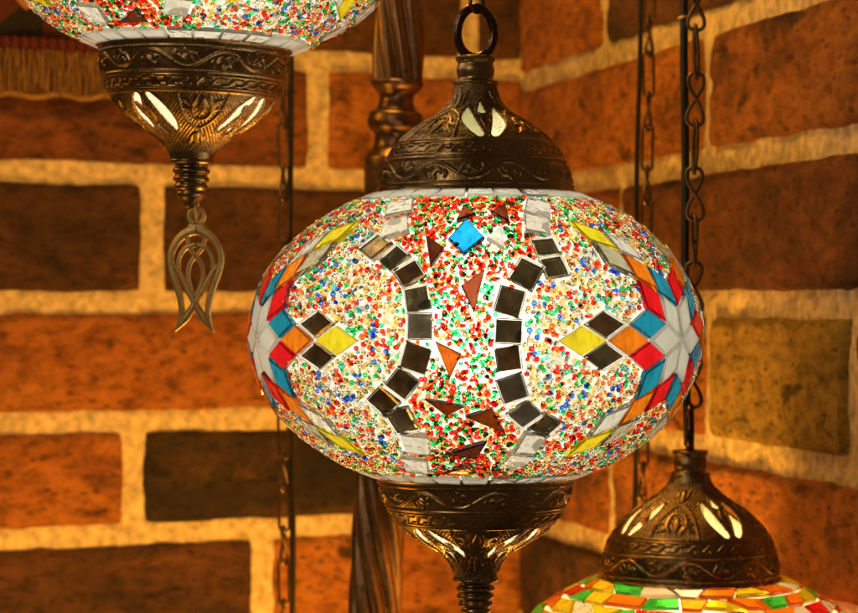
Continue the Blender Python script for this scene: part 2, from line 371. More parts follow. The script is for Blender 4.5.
# ================================================================== woven wall hanging, top left
def wall_hanging():
    al = Vector((-cl, -sl, 0)); ou = Vector((sl, -cl, 0)); up = Vector((0, 0, 1))
    root = empty('wall_hanging', CORNER, 'dark woven wall hanging with red cord and tan fringe, behind the topmost lamp', 'textile')
    def put(s, d, z): return al * s + ou * d + up * z
    m, nt, p, out = nodes_of('kilim_weave')
    tc = add(nt, 'ShaderNodeTexCoord'); mp = add(nt, 'ShaderNodeMapping'); mp.inputs['Scale'].default_value = (26, 26, 26)
    mp.inputs['Rotation'].default_value = (0, R(45), 0)
    ck = add(nt, 'ShaderNodeTexChecker', Scale=1.0); wv = add(nt, 'ShaderNodeTexWave', Scale=220.0, Distortion=1.0)
    nt.links.new(tc.outputs['Object'], mp.inputs['Vector']); nt.links.new(mp.outputs['Vector'], ck.inputs['Vector'])
    nt.links.new(tc.outputs['Object'], wv.inputs['Vector'])
    ck.inputs['Color1'].default_value = (0.09, 0.018, 0.010, 1); ck.inputs['Color2'].default_value = (0.012, 0.01, 0.012, 1)
    nt.links.new(ck.outputs['Color'], p.inputs['Base Color']); p.inputs['Roughness'].default_value = 0.95
    b = add(nt, 'ShaderNodeBump', Strength=0.6, Distance=0.001); nt.links.new(wv.outputs['Fac'], b.inputs['Height']); nt.links.new(b.outputs['Normal'], p.inputs['Normal'])
    # cloth body, gently waved
    s0, s1, z0, z1 = 0.285, 0.54, 0.163, 0.36; n = 50; V = []; Fc = []
    for d in (0.012, 0.016):
        for j in (0, 1, 2, 3, 4):
            for i in range(n + 1):
                s = s0 + (s1 - s0) * i / n
                V.append(put(s, d + 0.002 * math.sin(s * 70 + j), z0 + (z1 - z0) * j / 4))
    q = 5 * (n + 1)
    for j in range(4):
        for i in range(n):
            a = j * (n + 1) + i
            Fc.append((a, a + n + 1, a + n + 2, a + 1)); Fc.append((q + a, q + a + 1, q + a + n + 2, q + a + n + 1))
    for i in range(n): Fc.append((i, i + 1, q + i + 1, q + i))
    for j in range(4):
        a = j * (n + 1); Fc.append((a, q + a, q + a + n + 1, a + n + 1)); a += n; Fc.append((a, a + n + 1, q + a + n + 1, q + a))
    mesh_obj('cloth', V, Fc, m, root, True)
    # zigzag pale motif woven in, slightly raised
    zz = [put(s0 + 0.012 + 0.024 * k, 0.0185 + 0.002 * math.sin((s0 + 0.024 * k) * 70), 0.181 + (0.022 if k % 2 else 0)) for k in range(10)]
    v, f = tube_geo(zz, 0.0032, 6); mesh_obj('zigzag_stitching', v, f, plain('cream_wool', (0.42, 0.22, 0.12), 0.95, 0, 300.0, 0.3), root, True)
    # red knotted cord
    red = plain('red_wool', (0.08, 0.007, 0.006), 0.9, 0, 400.0, 0.3)
    for k in range(44):
        s = s0 + 0.003 + k * 0.0058
        bpy_v = []
        P = smooth_path([(0.3, -4.2), (2.6, -3.2), (3.3, 0), (2.6, 3.2), (0.3, 4.2)], 3) * 0.001
        for (rr, hh) in P:
            for a in range(8): bpy_v.append(put(s, 0.016, 0.1585) + al * (rr * math.cos(a * math.pi / 4)) + ou * (rr * math.sin(a * math.pi / 4)) + up * hh)
        ff = [(i * 8 + a, i * 8 + (a + 1) % 8, (i + 1) * 8 + (a + 1) % 8, (i + 1) * 8 + a) for i in range(len(P) - 1) for a in range(8)]
        mesh_obj('knot', bpy_v, ff, red, root, True)
    # fringe of tan strands: too fine to pick apart
    V = []; Fc = []
    for k in range(520):
        s = s0 + (s1 - s0) * (k + random.random()) / 520; d = 0.012 + random.random() * 0.006; L = 0.0275 + 0.0035 * noise.noise(Vector((s * 90, 0, 0))) + random.random() * 0.0015
        pts = []; ds = random.uniform(-0.002, 0.002); bow = random.uniform(-.0012, .0012)
        for t in (0, 0.3, 0.6, 0.85, 1): pts.append(put(s + ds * t + bow * math.sin(t * 6), d + 0.002 * math.sin(t * 3 + k), 0.155 - L * t))
        v, f = tube_geo(pts, [0.0006, 0.0006, 0.0006, 0.0005, 0.0003], 5); o = len(V); V += v; Fc += [tuple(o + x for x in q_) for q_ in f]
    fr = mesh_obj('fringe', V, Fc, plain('tan_cotton', (0.23, 0.12, 0.04), 0.95, 0, 200.0, 0.3), root, True); fr['kind'] = 'stuff'
    tb = [put(s0 + (s1 - s0) * t / 40, 0.016 + 0.001 * math.sin(t), 0.1280 + 0.0014 * math.sin(t * 1.3) - (t / 40) * 0.004) for t in range(41)]
    tube('binding_thread', tb, 0.0018, plain('pale_thread', (0.32, 0.18, 0.06), 0.95), root, 6)
wall_hanging()

# ================================================================== turned stand with twisted shaft
def stand():
    foot = at(377, 560, 1.16); head = at(399, 40, 1.16)
    root = empty('lamp_stand', foot, 'dark bronze stand with twisted shaft, behind the central lamp', 'stand')
    axis = (head - foot).normalized()
    root.rotation_euler = Vector((0, 0, 1)).rotation_difference(axis).to_euler()
    mmpx = 1160 / F                                       # millimetres of one photograph pixel at the stand
    def zz(py): return (560 - py) * mmpx
    def rope(th, z):
        ph = 8 * (th + z * 19.0) / 2
        return 0.76 + 0.28 * np.abs(np.sin(ph)) ** 0.7
    def rope2(th, z):
        ph = 8 * (th + z * 23.0) / 2
        return 0.76 + 0.28 * np.abs(np.sin(ph)) ** 0.7
    px = mmpx
    lathe('upper_shaft', [(25.5 * px, zz(82)), (25.5 * px, zz(40)), (25.5 * px, zz(0)), (25 * px, zz(-80)), (25 * px, zz(-160))], 144, M['bronze'], root, k=14, rmod=rope)
    lathe('baluster', [(20 * px, zz(79)), (26 * px, zz(81)), (26.5 * px, zz(84)), (24 * px, zz(88)), (18.5 * px, zz(94)), (17 * px, zz(99)), (18.5 * px, zz(105)), (20 * px, zz(109)), (22 * px, zz(110.5)), (26 * px, zz(113)),
                       (28 * px, zz(120)), (27.5 * px, zz(126)), (24 * px, zz(131)), (21 * px, zz(134)), (20.5 * px, zz(143)), (23 * px, zz(150)), (28 * px, zz(156)), (29.5 * px, zz(160)), (29.5 * px, zz(172)), (28 * px, zz(195)),
                       (24 * px, zz(225)), (19 * px, zz(262)), (18 * px, zz(300)), (24 * px, zz(318)), (27 * px, zz(330)), (22 * px, zz(342)), (20 * px, zz(352))], 64, M['bronze'], root, k=6)
    lathe('lower_shaft', [(20 * px, zz(345)), (23 * px, zz(360)), (24.5 * px, zz(400)), (25 * px, zz(480)), (26 * px, zz(560)), (26 * px, zz(620)), (26 * px, zz(720)), (26 * px, zz(780))], 144, M['bronze'], root, k=14, rmod=rope2)
stand()

# ================================================================== the embossed dome cap, shared by all lamps
LIP = [(40.0, -0.3), (41.2, 0.4), (41.3, 1.5), (40.4, 2.6)]
BELL = LIP + [(39.8, 4), (38.7, 8.5), (37.2, 13), (35.2, 17.3), (33.0, 20.6), (30.0, 24.2), (26.8, 26.9), (22.8, 29.7), (18.6, 32.2), (15.1, 34.5), (12.5, 36.9), (10.7, 39.4), (9.5, 42.2), (8.8, 45), (8.6, 47)]
BOWL = LIP + [(40.0, 4), (39.7, 8.5), (39.0, 13), (37.5, 17.8), (35.3, 22), (32.2, 26), (28.4, 29.8), (24.6, 32.9), (20.6, 35.7), (16.8, 38.3), (13.6, 40.6), (11.4, 43), (10.0, 45.4), (9.2, 47.6), (8.9, 49)]

def cap_mesh(PROF):
    P = smooth_path(PROF, 16); seg = np.hypot(*np.diff(P, axis=0).T); T = np.concatenate([[0], np.cumsum(seg)])
    NT, NS = 225, 168                                      # rows, columns of a quarter
    t = np.linspace(0, T[-1], NT); r = np.interp(t, T, P[:, 0]); h = np.interp(t, T, P[:, 1])
    TH = lambda hh: float(np.interp(hh, P[:, 1], T))       # height -> arc length
    th = (np.arange(NS) / NS - 0.5) * (np.pi / 2)
    X = th[None, :] * r[:, None]; Y = np.repeat(t[:, None], NS, 1)
    thp = np.where(th >= 0, th - np.pi / 4, th + np.pi / 4); XP = thp[None, :] * r[:, None]
    def stroke(x, y, pts, best=None):
        d = np.full(x.shape, 1e3) if best is None else best
        for (x0, y0, w0), (x1, y1, w1) in zip(pts[:-1], pts[1:]):
            dx, dy = x1 - x0, y1 - y0; L = dx * dx + dy * dy + 1e-9
            k = np.clip(((x - x0) * dx + (y - y0) * dy) / L, 0, 1)
            d = np.minimum(d, np.hypot(x - x0 - k * dx, y - y0 - k * dy) - (w0 + (w1 - w0) * k))
        return d
    def sp(pts, k=6): return [tuple(p) for p in smooth_path(pts, k)]
    def rise(d, w=0.35): return 1 / (1 + np.exp(np.clip(d / (w * 0.3), -30, 30)))
    H = np.zeros_like(X)
    # ridges between the bands
    for hh, w, a in ((4.6, 0.35, 0.35), (14.6, 0.45, 0.4), (16.2, 0.35, 0.3), (20.9, 0.35, 0.35), (22.0, 0.45, 0.45)):
        H += a * np.exp(-((Y - TH(hh)) / w) ** 2)
    # vine scroll: two waves to the quarter, leaves in every bend
    inb = (Y > TH(5.0)) & (Y < TH(14.2)); ymid = TH(9.6); R0 = 38.6
    xs = th[None, :] * R0 + 0 * Y; per = R0 * np.pi / 4
    d = np.full(X.shape, 1e3)
    wav = [(x, ymid + 3.3 * math.sin(2 * math.pi * x / per), 0.42) for x in np.linspace(-per * 1.25, per * 1.25, 70)]
    d = stroke(xs, Y, wav, d)
    for k in range(-3, 4):
        x0 = (k * 0.5 + 0.25) * per; sg = -1 if k % 2 == 0 else 1      # bend centre; leaves fill the hollow side
        yc = ymid + sg * 0.6
        d = stroke(xs, Y, sp([(x0 - 5.2, yc - sg * 2.0, 0.25), (x0 - 2.8, yc + sg * 1.4, 0.45), (x0 - 0.3, yc + sg * 0.6, 0.9), (x0 + 1.6, yc - sg * 0.8, 0.6), (x0 + 3.2, yc + sg * 0.8, 0.15)]), d)
        d = stroke(xs, Y, sp([(x0 - 0.8, yc + sg * 0.4, 0.5), (x0 - 0.2, yc + sg * 2.0, 0.75), (x0 + 0.9, yc + sg * 3.4, 0.1)]), d)
        d = stroke(xs, Y, sp([(x0 - 0.6, yc + sg * 0.2, 0.4), (x0 - 1.9, yc - sg * 1.0, 0.7), (x0 - 3.0, yc - sg * 1.3, 0.1)]), d)
        d = stroke(xs, Y, sp([(x0 + 4.4, yc + sg * 2.4, 0.2), (x0 + 4.9, yc + sg * 0.8, 0.4), (x0 + 4.0, yc - sg * 0.6, 0.2)]), d)
    hatch = 0.10 * (np.sin((xs + Y) * 5.2) * np.sin((xs - Y) * 5.2))
    H += np.where(inb, -0.22 + 0.62 * rise(d) + hatch * (1 - rise(d)), 0)
    # running key band
    R1 = 36.0; xs1 = th[None, :] * R1; per1 = R1 * (np.pi / 2) / 9; lo, hi = TH(16.9), TH(20.3); d = np.full(X.shape, 1e3)
    u = (xs1 + per1 * 20) % per1 + 0 * Y
    for off in (-per1, 0, per1):
        d = stroke(u - off, Y, [(per1 * 0.05, lo + 0.5, .38), (per1 * 0.55, lo + 0.5, .38), (per1 * 0.95, hi - 0.5, .38), (per1 * 1.35, hi - 0.5, .38)], d)
    H += np.where((Y > lo) & (Y < hi), -0.25 + 0.6 * rise(d, 0.3), 0)
    # upper field: cross-hatched ground
    yb = TH(22.6); up_ = (Y > yb) & (Y < TH(45.4))
    f = np.full(X.shape, 1e3)
    ax = np.abs(XP)
    f = stroke(ax, Y, sp([(0, yb + 2.0, 0.1), (0, yb + 5.1, 1.1), (0, yb + 8.3, 1.5), (0, yb + 11.5, 0.4)]), f)
    f = stroke(ax, Y, sp([(0.4, yb + 14.7, 0.8), (2.6, yb + 13.6, 0.7), (4.2, yb + 10.2, 0.9), (4.6, yb + 6.9, 1.1), (6.2, yb + 4.6, 1.0), (8.6, yb + 3.3, 0.15)]), f)
    f = stroke(ax, Y, sp([(4.6, yb + 6.9, 0.9), (3.4, yb + 4.4, 0.7), (2.4, yb + 2.0, 0.1)]), f)
    f = stroke(ax, Y, sp([(4.3, yb + 9.7, 0.6), (6.4, yb + 8.4, 0.6), (8.2, yb + 8.4, 0.1)]), f)
    f = stroke(ax, Y, sp([(10.8, yb + 0.5, 0.35), (9.6, yb + 5.1, 0.45), (7.4, yb + 10.9, 0.5), (4.6, yb + 16.1, 0.5), (1.5, yb + 19.5, 0.6), (0, yb + 20.2, 0.7)]), f)
    f = stroke(ax, Y, sp([(0, yb + 22.5, 0.3), (0, yb + 25.1, 0.9), (0, yb + 28.2, 0.9), (0, yb + 31.4, 0.1)]), f)
    f = stroke(ax, Y, sp([(0.3, yb + 23.3, 0.4), (1.9, yb + 25.1, 0.5), (2.3, yb + 28.2, 0.6), (3.0, yb + 30.7, 0.1)]), f)
    eye = np.hypot(XP, Y - (yb + 13.1))
    f = np.maximum(f, -(np.abs(np.abs(XP)) * 0 + eye - 0.45))
    cross = 0.20 * np.maximum(np.sin((X + Y) * 3.9), np.sin((X - Y) * 3.9))
    # tulip openings
    bx = np.abs(X)
    cut = stroke(bx, Y, sp([(3.1, yb + 2.1, 1.7), (4.6, yb + 5.4, 2.4), (5.9, yb + 10.0, 2.75), (6.3, yb + 14.5, 2.5), (6.0, yb + 18.5, 1.8), (5.6, yb + 22.0, 0.5)]))
    cut = np.minimum(cut, stroke(bx, Y, [(0, yb + 19.8, 1.8), (0, yb + 22.6, 1.0), (0, yb + 25.6, 0.25)]))
    along = Y + bx * 0.3
    rim = np.exp(-((cut - 0.75) / 0.42) ** 2) * (0.30 + 0.07 * np.sin(along * 5.5))
    leaf = stroke(bx, Y, sp([(0, yb + 3.6, 0.1), (0, yb + 8, 0.9), (0, yb + 12.5, 1.5), (0, yb + 16.4, 0.2)]))
    H += np.where(up_, (-0.22 + cross) * np.clip(cut / 1.4, 0, 1) * (1 - rise(f)) * (1 - rise(leaf)) + 0.42 * rise(f) + 0.28 * rise(leaf) + rim, 0)
    # settle grid points on the edge of the openings, so that the cut is clean
    gy, gx = np.gradient(cut); dy = np.gradient(Y, axis=0); dx = np.gradient(X, axis=1)
    gx = gx / dx; gy = gy / dy; gl = np.hypot(gx, gy) + 1e-6; gx /= gl; gy /= gl
    near = (cut < 0) & (cut > -0.7)
    Xn = np.where(near, X - cut * gx, X); Yn = np.where(near, Y - cut * gy, Y)
    rn = np.interp(Yn, T, P[:, 0]); hn = np.interp(Yn, T, P[:, 1]); thn = Xn / r[:, None]
    tr = np.gradient(P[:, 0], T); tz = np.gradient(P[:, 1], T)
    nr = np.interp(Yn, T, tz); nz = -np.interp(Yn, T, tr)
    H *= 1.15; rr = rn + H * nr; zz = hn + H * nz
    V = []
    for q in range(4):
        a = thn + q * np.pi / 2
        V.append(np.stack([rr * np.sin(a), -rr * np.cos(a), zz], -1))
    V = np.concatenate(V, 1) * 0.001; n = NS * 4
    i = np.arange(NT - 1)[:, None]; j = np.arange(n)[None, :]; j2 = (j + 1) % n
    Q = np.stack([i * n + j, i * n + j2, (i + 1) * n + j2, (i + 1) * n + j], -1)
    ct = np.tile(cut, (1, 4)); cc = np.maximum(np.maximum(ct[:-1], ct[1:]), np.maximum(np.roll(ct[:-1], -1, 1), np.roll(ct[1:], -1, 1)))
    Q = Q[cc > 0.02]
    o = np_mesh('top_cap', V.reshape(-1, 3), Q.reshape(-1, 4), [M['brass'], M['glow_inside']])
    md = o.modifiers.new('thickness', 'SOLIDIFY'); md.thickness = 0.0011; md.offset = -1; md.material_offset = 1
    return o

CAPS = {'bell': cap_mesh(BELL), 'bowl': cap_mesh(BOWL)}; CAP_USED = set()
def cap(name, parent, loc, rot, kind):
    o = CAPS[kind]
    if kind in CAP_USED: o = o.copy(); COL.objects.link(o)
    CAP_USED.add(kind)
    o.name = name; o.parent = parent; o.location = loc; o.rotation_euler = rot
    return o

# ================================================================== globes
A, B = 0.0894, 0.0625                           # half width and half height of the oblate globe
_ph = np.radians(np.linspace(-66, 66, 1321))
_arc = np.concatenate([[0], np.cumsum(np.hypot(A * np.sin(_ph), B * np.cos(_ph))[:-1] * np.diff(_ph))]); _arc -= np.interp(0, _ph, _arc)
def phi_of(arc): return float(np.interp(arc, _arc, _ph))
def arc_of(phi): return np.interp(phi, _ph, _arc)
def surf(th, ph): return Vector((A * math.cos(ph) * math.sin(th), -A * math.cos(ph) * math.cos(th), B * math.sin(ph)))
def normal(th, ph):
    p = surf(th, ph); return Vector((p.x / A ** 2, p.y / A ** 2, p.z / B ** 2)).normalized()

def tile_geo(corners, thick=0.0021, gap=0.0003, bev=0.0005, mirror=False, lift=0.0, tilt=0.02):
    """a flat bevelled slab on the globe; corners = [(lon, lat)] in radians, counter-clockwise from outside"""
    P = [surf(*c) for c in corners]; c = sum(P, Vector()) / len(P)
    th = math.atan2(c.x, -c.y); ph = math.asin(max(-1, min(1, sum(math.sin(x[1]) for x in corners) / len(corners))))
    n = normal(th, ph); n = (n + Vector((random.uniform(-tilt, tilt), random.uniform(-tilt, tilt), random.uniform(-tilt, tilt)))).normalized()
    o = surf(th, ph) + n * (0.00008 + lift)
    e1 = (P[1] - P[0]); e1 = (e1 - n * e1.dot(n)).normalized(); e2 = n.cross(e1)
    flat = [((p - o).dot(e1), (p - o).dot(e2)) for p in P]
    if sum(x0 * y1 - x1 * y0 for (x0, y0), (x1, y1) in zip(flat, flat[1:] + flat[:1])) < 0: flat = flat[::-1]
    def inset(poly, d):
        out = []
        m = len(poly)
        for i in range(m):
            p0, p1, p2 = Vector(poly[i - 1]), Vector(poly[i]), Vector(poly[(i + 1) % m])
            a = (p1 - p0).normalized(); b = (p2 - p1).normalized(); na = Vector((-a.y, a.x)); nb = Vector((-b.y, b.x))
            k = 1 + na.dot(nb); out.append(tuple(p1 + (na + nb) * (d / max(k, 0.35))))
        return out
    base = inset(flat, gap); top = inset(base, bev); m = len(base)
    rings = [(base, 0), (base, thick - bev * 0.8), (top, thick)]
    if mirror: rings = [(inset(base, 0.0007), 0.00001)] + rings
    V = [o + e1 * x + e2 * y + n * z for poly, z in rings for (x, y) in poly]; Fc = []; idx = []
    for k in range(len(rings) - 1):
        for i in range(m):
            Fc.append((k * m + i, k * m + (i + 1) % m, (k + 1) * m + (i + 1) % m, (k + 1) * m + i)); idx.append(0)
    Fc.append(tuple(range(m - 1, -1, -1))); idx.append(1 if mirror else 0)
    Fc.append(tuple((len(rings) - 1) * m + i for i in range(m))); idx.append(0)
    fp = [(math.atan2(p.x, -p.y), math.asin(max(-1, min(1, p.z / B)))) for p in (o + e1 * x + e2 * y for x, y in flat)]
    return V, Fc, idx, (th, ph, corners)

TILES = []                                      # footprints on the first globe, kept clear of beads
def tile(name, corners, mat, parent, mirror=False, **kw):
    V, Fc, idx, foot = tile_geo(corners, mirror=mirror, **kw)
    TILES.append(foot)
    mats = [M['t_edge'], M[random.choice(['t_mirror', 't_mirror_brown', 't_mirror_silver'])]] if mirror else [M[mat]]
    return mesh_obj(name, V, Fc, mats, parent, False, idx)

def shell(parent, mat):
    ph = np.radians(np.linspace(-63.2, 63.2, 61)); n = 120; th = np.linspace(0, 2 * np.pi, n, endpoint=False)
    V = np.stack([A * np.cos(ph)[:, None] * np.sin(th), -A * np.cos(ph)[:, None] * np.cos(th), np.repeat((B * np.sin(ph))[:, None], n, 1)], -1)
    i = np.arange(60)[:, None]; j = np.arange(n)[None, :]; j2 = (j + 1) % n
    Q = np.stack([i * n + j, i * n + j2, (i + 1) * n + j2, (i + 1) * n + j], -1).reshape(-1, 4)
    return np_mesh('globe', V.reshape(-1, 3), Q, mat, parent)

COLS = {  # courses of mirror squares that frame the front panel (lon, lat in degrees)
 'left': [[(-31.1, 50.3), (-26.8, 40.0)], [(-30.5, 32.0), (-23.1, 27.4), (-18.1, 21.7), (-15.3, 13.1), (-14.4, 3.9), (-15.5, -6.8), (-19.4, -15.3), (-25.2, -21.7)], [(-21.5, -29.0), (-19.4, -38.4), (-23.8, -49.2)]],
 'right': [[(22.6, 49.5), (18.5, 41.0), (18.8, 31.8), (19.6, 24.2)], [(11.8, 21.7), (7.1, 12.4), (6.7, 2.2), (6.6, -7.0), (7.9, -17.0), (11.8, -26.3), (18.4, -30.9)], [(15.4, -38.0), (13.1, -46.5)]]}
TRI = [('t_brown', [(-5.7, 51.3), (-0.9, 45.9), (-7.5, 42.5)]), ('t_brown', [(3.9, 47.4), (10.4, 51.3), (9.9, 41.6)]), ('t_brown', [(-15.9, 36.4), (-9.7, 31.1), (-12.6, 23.3)]),
       ('t_azure', [(-4.1, 43.4), (1.6, 35.0), (-4.3, 28.0), (-9.1, 34.7)]), ('t_white', [(7.4, 41.1), (1.9, 35.0), (6.7, 30.3)]), ('t_brown', [(1.3, 23.3), (-4.8, 17.3), (-1.5, 7.6)]),
       ('t_amber', [(-10.6, -0.5), (-4.3, -5.0), (-7.2, -13.6)]), ('t_amber', [(-13.9, -20.3), (-3.8, -23.1), (-8.7, -26.6)]), ('t_amber', [(-3.9, -26.8), (3.2, -23.8), (7.3, -33.2)]),
       ('t_brown', [(-11.3, -42.9), (2.3, -36.7), (-0.8, -45.3)]), ('t_brown', [(-15.1, -54.0), (-2.7, -47.5), (-0.6, -53.8)])]
PANELS = [0.0, 121.0, 237.0]
MOTIFS = [(57.9, -1.0, -1), (-69.4, -1.0, 1), (174.5, 0.0, 1)]

def star_globe(lamp):
    g = shell(lamp, M['shell'])
    s = 0.0120; h3 = math.sqrt(3) / 2
    for lon0, lat0, mir in MOTIFS:
        v0 = arc_of(R(lat0))
        for arm in range(6):
            a = R(60 * arm); 
            e1 = (math.cos(a - R(30)), math.sin(a - R(30))); e2 = (math.cos(a + R(30)), math.sin(a + R(30)))
            if mir < 0: e1, e2 = e2, e1                       # red and blue change sides from star to star
            spec = [(0, 0, 't_white'), (1, 0, 't_red'), (0, 1, 't_blue'), (1, 1, 't_orange'), (2, 1, 'mirror' if arm in (0, 3) else 't_bright_mirror'), (1, 2, 'mirror' if arm in (0, 3) else 't_clear'), (2, 2, 't_yellow')]  # slanted arms: mirror tiles as pale glass, reflection put into the colour
            for (i, j, mat) in spec:
                cs = []
                for (p, q) in ((i, j), (i + 1, j), (i + 1, j + 1), (i, j + 1)):
                    u = s * (p * e1[0] + q * e2[0]); v = s * (p * e1[1] + q * e2[1])
                    ph = phi_of(v0 + v * 0.97); cs.append((R(lon0) + u / (A * math.cos(ph)), ph))
                if mir < 0: cs = cs[::-1]
                tile('star_tile', cs, mat, g, mirror=(mat == 'mirror'), thick=random.uniform(0.0019, 0.0025))
    for dl in PANELS:
        for side in COLS.values():
            for run in side:
                pts = [(R(x + dl), R(y)) for x, y in run]
                for k, (th, ph) in enumerate(pts):
                    a = pts[max(k - 1, 0)]; b = pts[min(k + 1, len(pts) - 1)]
                    du = (b[0] - a[0]) * A * math.cos(ph); dv = float(arc_of(b[1]) - arc_of(a[1])); L = math.hypot(du, dv)
                    tx, ty = du / L, dv / L; rot = random.uniform(-0.07, 0.07)
                    tx, ty = tx * math.cos(rot) - ty * math.sin(rot), tx * math.sin(rot) + ty * math.cos(rot)
                    gapn = min([math.hypot((q_[0] - th) * A * math.cos(ph), float(arc_of(q_[1]) - arc_of(ph))) for q_ in pts if q_ != (th, ph)])
                    hw, hl = 0.0051 * random.uniform(0.95, 1.06), min(0.0058, gapn * 0.50) * random.uniform(0.94, 1.06); cs = []
                    v0 = float(arc_of(ph))
                    for (p, q) in ((-1, -1), (1, -1), (1, 1), (-1, 1)):
                        u = p * hw * -ty + q * hl * tx; v = p * hw * tx + q * hl * ty
                        p2 = phi_of(v0 + v); cs.append((th + u / (A * math.cos(ph)), p2))
                    clear = abs(ph) > R(36)
                    tile('square_tile', cs, 't_clear', g, mirror=not clear, thick=0.0024, gap=0.0, tilt=0.06)
        for mat, cs in TRI:
            tile('panel_tile', [(R(x + dl), R(y)) for x, y in cs], mat, g, thick=0.0021, gap=0.0)
    n = 26
    for lo, hi in ((R(57.3), R(63.0)), (R(-63.0), R(-57.3))):
        off = random.random()
        for k in range(n):
            a0 = 2 * math.pi * (k + off + random.uniform(-.06, .06)) / n; a1 = 2 * math.pi * (k + 1 + off) / n
            tile('rim_tile', [(a0, lo), (a1, lo), (a1, hi), (a0, hi)], 't_white' if random.random() < 0.7 else 't_clear', g, thick=0.0018)
    # -- seed beads between the tiles
    sp = 0.00184; th_l = []; ph_l = []
    for v in np.arange(_arc[0], _arc[-1], sp * 0.90):
        ph = phi_of(v)
        if abs(ph) > R(58.5): continue
        rad = A * math.cos(ph); m = int(2 * math.pi * rad / sp)
        t = (np.arange(m) + rng.random()) / m * 2 * np.pi + rng.normal(0, 0.00036, m) / rad
        vv = v + rng.normal(0, 0.00036, m)
        th_l.append(t); ph_l.append(np.interp(vv, _arc, _ph))
    th = np.concatenate(th_l); ph = np.concatenate(ph_l); th = (th + np.pi) % (2 * np.pi) - np.pi
    keep = rng.random(len(th)) > 0.05
    av = arc_of(ph)
    for (tc, pc, cs) in TILES:
        d = (th - tc + np.pi) % (2 * np.pi) - np.pi
        cand = np.where((np.abs(d) * np.cos(ph) * A < 0.02) & (np.abs(av - arc_of(pc)) < 0.016))[0]
        if not len(cand): continue
        u = d[cand] * A * np.cos(ph[cand]); v = av[cand] - arc_of(pc)
        poly = [(((c[0] - tc + math.pi) % (2 * math.pi) - math.pi) * A * math.cos(c[1]), float(arc_of(c[1]) - arc_of(pc))) for c in cs]
        ar = sum(x0 * y1 - x1 * y0 for (x0, y0), (x1, y1) in zip(poly, poly[1:] + poly[:1]))
        if ar < 0: poly = poly[::-1]
        ins = np.ones(len(cand), bool)
        for (x0, y0), (x1, y1) in zip(poly, poly[1:] + poly[:1]):
            L = math.hypot(x1 - x0, y1 - y0)
            ins &= ((x1 - x0) * (v - y0) - (y1 - y0) * (u - x0)) / L > -0.00055
        keep[cand[ins]] = False
    th, ph = th[keep], ph[keep]; N = len(th)
    # front panels are red and green, the fields round the stars clear and gold with sparse colours
    def edge(side): 
        pts = sorted([(y, x) for run in COLS[side] for x, y in run]); return np.interp(np.degrees(ph), [p[0] for p in pts], [p[1] for p in pts])
    inside = np.zeros(N, bool); deg = np.degrees(th)
    for dl in PANELS:
        c = -4.0 + dl; rel = (deg - c + 180) % 360 - 180 + (-4.0)
        inside |= (rel > edge('left')) & (rel < edge('right'))
    fieldw = [0.28, 0.33, 0.09, 0.10, 0.065, 0.05, 0.035, 0.02, 0.03]; panelw = [0.05, 0.16, 0.24, 0.32, 0.22, 0.0, 0.0, 0.0, 0.01]
    col = np.where(inside, rng.choice(9, N, p=panelw), rng.choice(9, N, p=fieldw))
    pos = np.stack([A * np.cos(ph) * np.sin(th), -A * np.cos(ph) * np.cos(th), B * np.sin(ph)], -1)
    # colours were poured: some beads share the colour of a neighbour
    cell = {}
    key = np.floor(pos / 0.0042).astype(int)
    for i in range(N): cell.setdefault(tuple(key[i]), []).append(i)
    for k, ids in cell.items():
        for i in ids[1:]:
            if rng.random() < 0.24 and inside[i] == inside[ids[0]]: col[i] = col[ids[0]]
    nr = pos / np.array([A * A, A * A, B * B]); nr /= np.linalg.norm(nr, axis=1)[:, None]
    ax = nr + rng.normal(0, 0.55, (N, 3)); flip = rng.random(N) < 0.35; ax[flip] = rng.normal(0, 1, (flip.sum(), 3)); ax /= np.linalg.norm(ax, axis=1)[:, None]
    e1 = np.cross(ax, rng.normal(0, 1, (N, 3))); e1 /= np.linalg.norm(e1, axis=1)[:, None]; e2 = np.cross(ax, e1)
    pile = np.where(inside & (rng.random(N) < 0.22))[0]; jit = rng.normal(0, 0.0010, (len(pile), 3))
    pos = np.vstack([pos, pos[pile] + jit - nr[pile] * np.sum(jit * nr[pile], 1)[:, None]]); col = np.concatenate([col, rng.choice(9, len(pile), p=panelw)])
    nr = np.vstack([nr, nr[pile]]); ax = np.vstack([ax, ax[rng.permutation(N)[:len(pile)]]]); e1 = np.cross(ax, rng.normal(0, 1, ax.shape)); e1 /= np.linalg.norm(e1, axis=1)[:, None]; e2 = np.cross(ax, e1)
    N = len(pos)
    cen = pos + nr * (0.00085 + rng.random((N, 1)) * 0.0005); sc = rng.uniform(0.78, 1.12, (N, 1, 1))
    nu, nv = 8, 6; RM, rm = 0.00068, 0.00051
    uu = np.arange(nu) * 2 * np.pi / nu; vv = np.arange(nv) * 2 * np.pi / nv
    lx = ((RM + rm * np.cos(vv)[None, :]) * np.cos(uu)[:, None]).ravel(); ly = ((RM + rm * np.cos(vv)[None, :]) * np.sin(uu)[:, None]).ravel(); lz = np.tile(rm * 1.25 * np.sin(vv), nu)
    V = cen[:, None, :] + sc * (lx[None, :, None] * e1[:, None, :] + ly[None, :, None] * e2[:, None, :] + lz[None, :, None] * ax[:, None, :])
    q = np.array([(i * nv + j, ((i + 1) % nu) * nv + j, ((i + 1) % nu) * nv + (j + 1) % nv, i * nv + (j + 1) % nv) for i in range(nu) for j in range(nv)])
    Q = (np.arange(N)[:, None, None] * (nu * nv) + q[None]).reshape(-1, 4)
    b = np_mesh('glass_beads', V.reshape(-1, 3), Q, BMATS, g, True, np.repeat(col, nu * nv)); b['kind'] = 'stuff'
    print('beads', N, 'tiles', len(TILES))
    return g

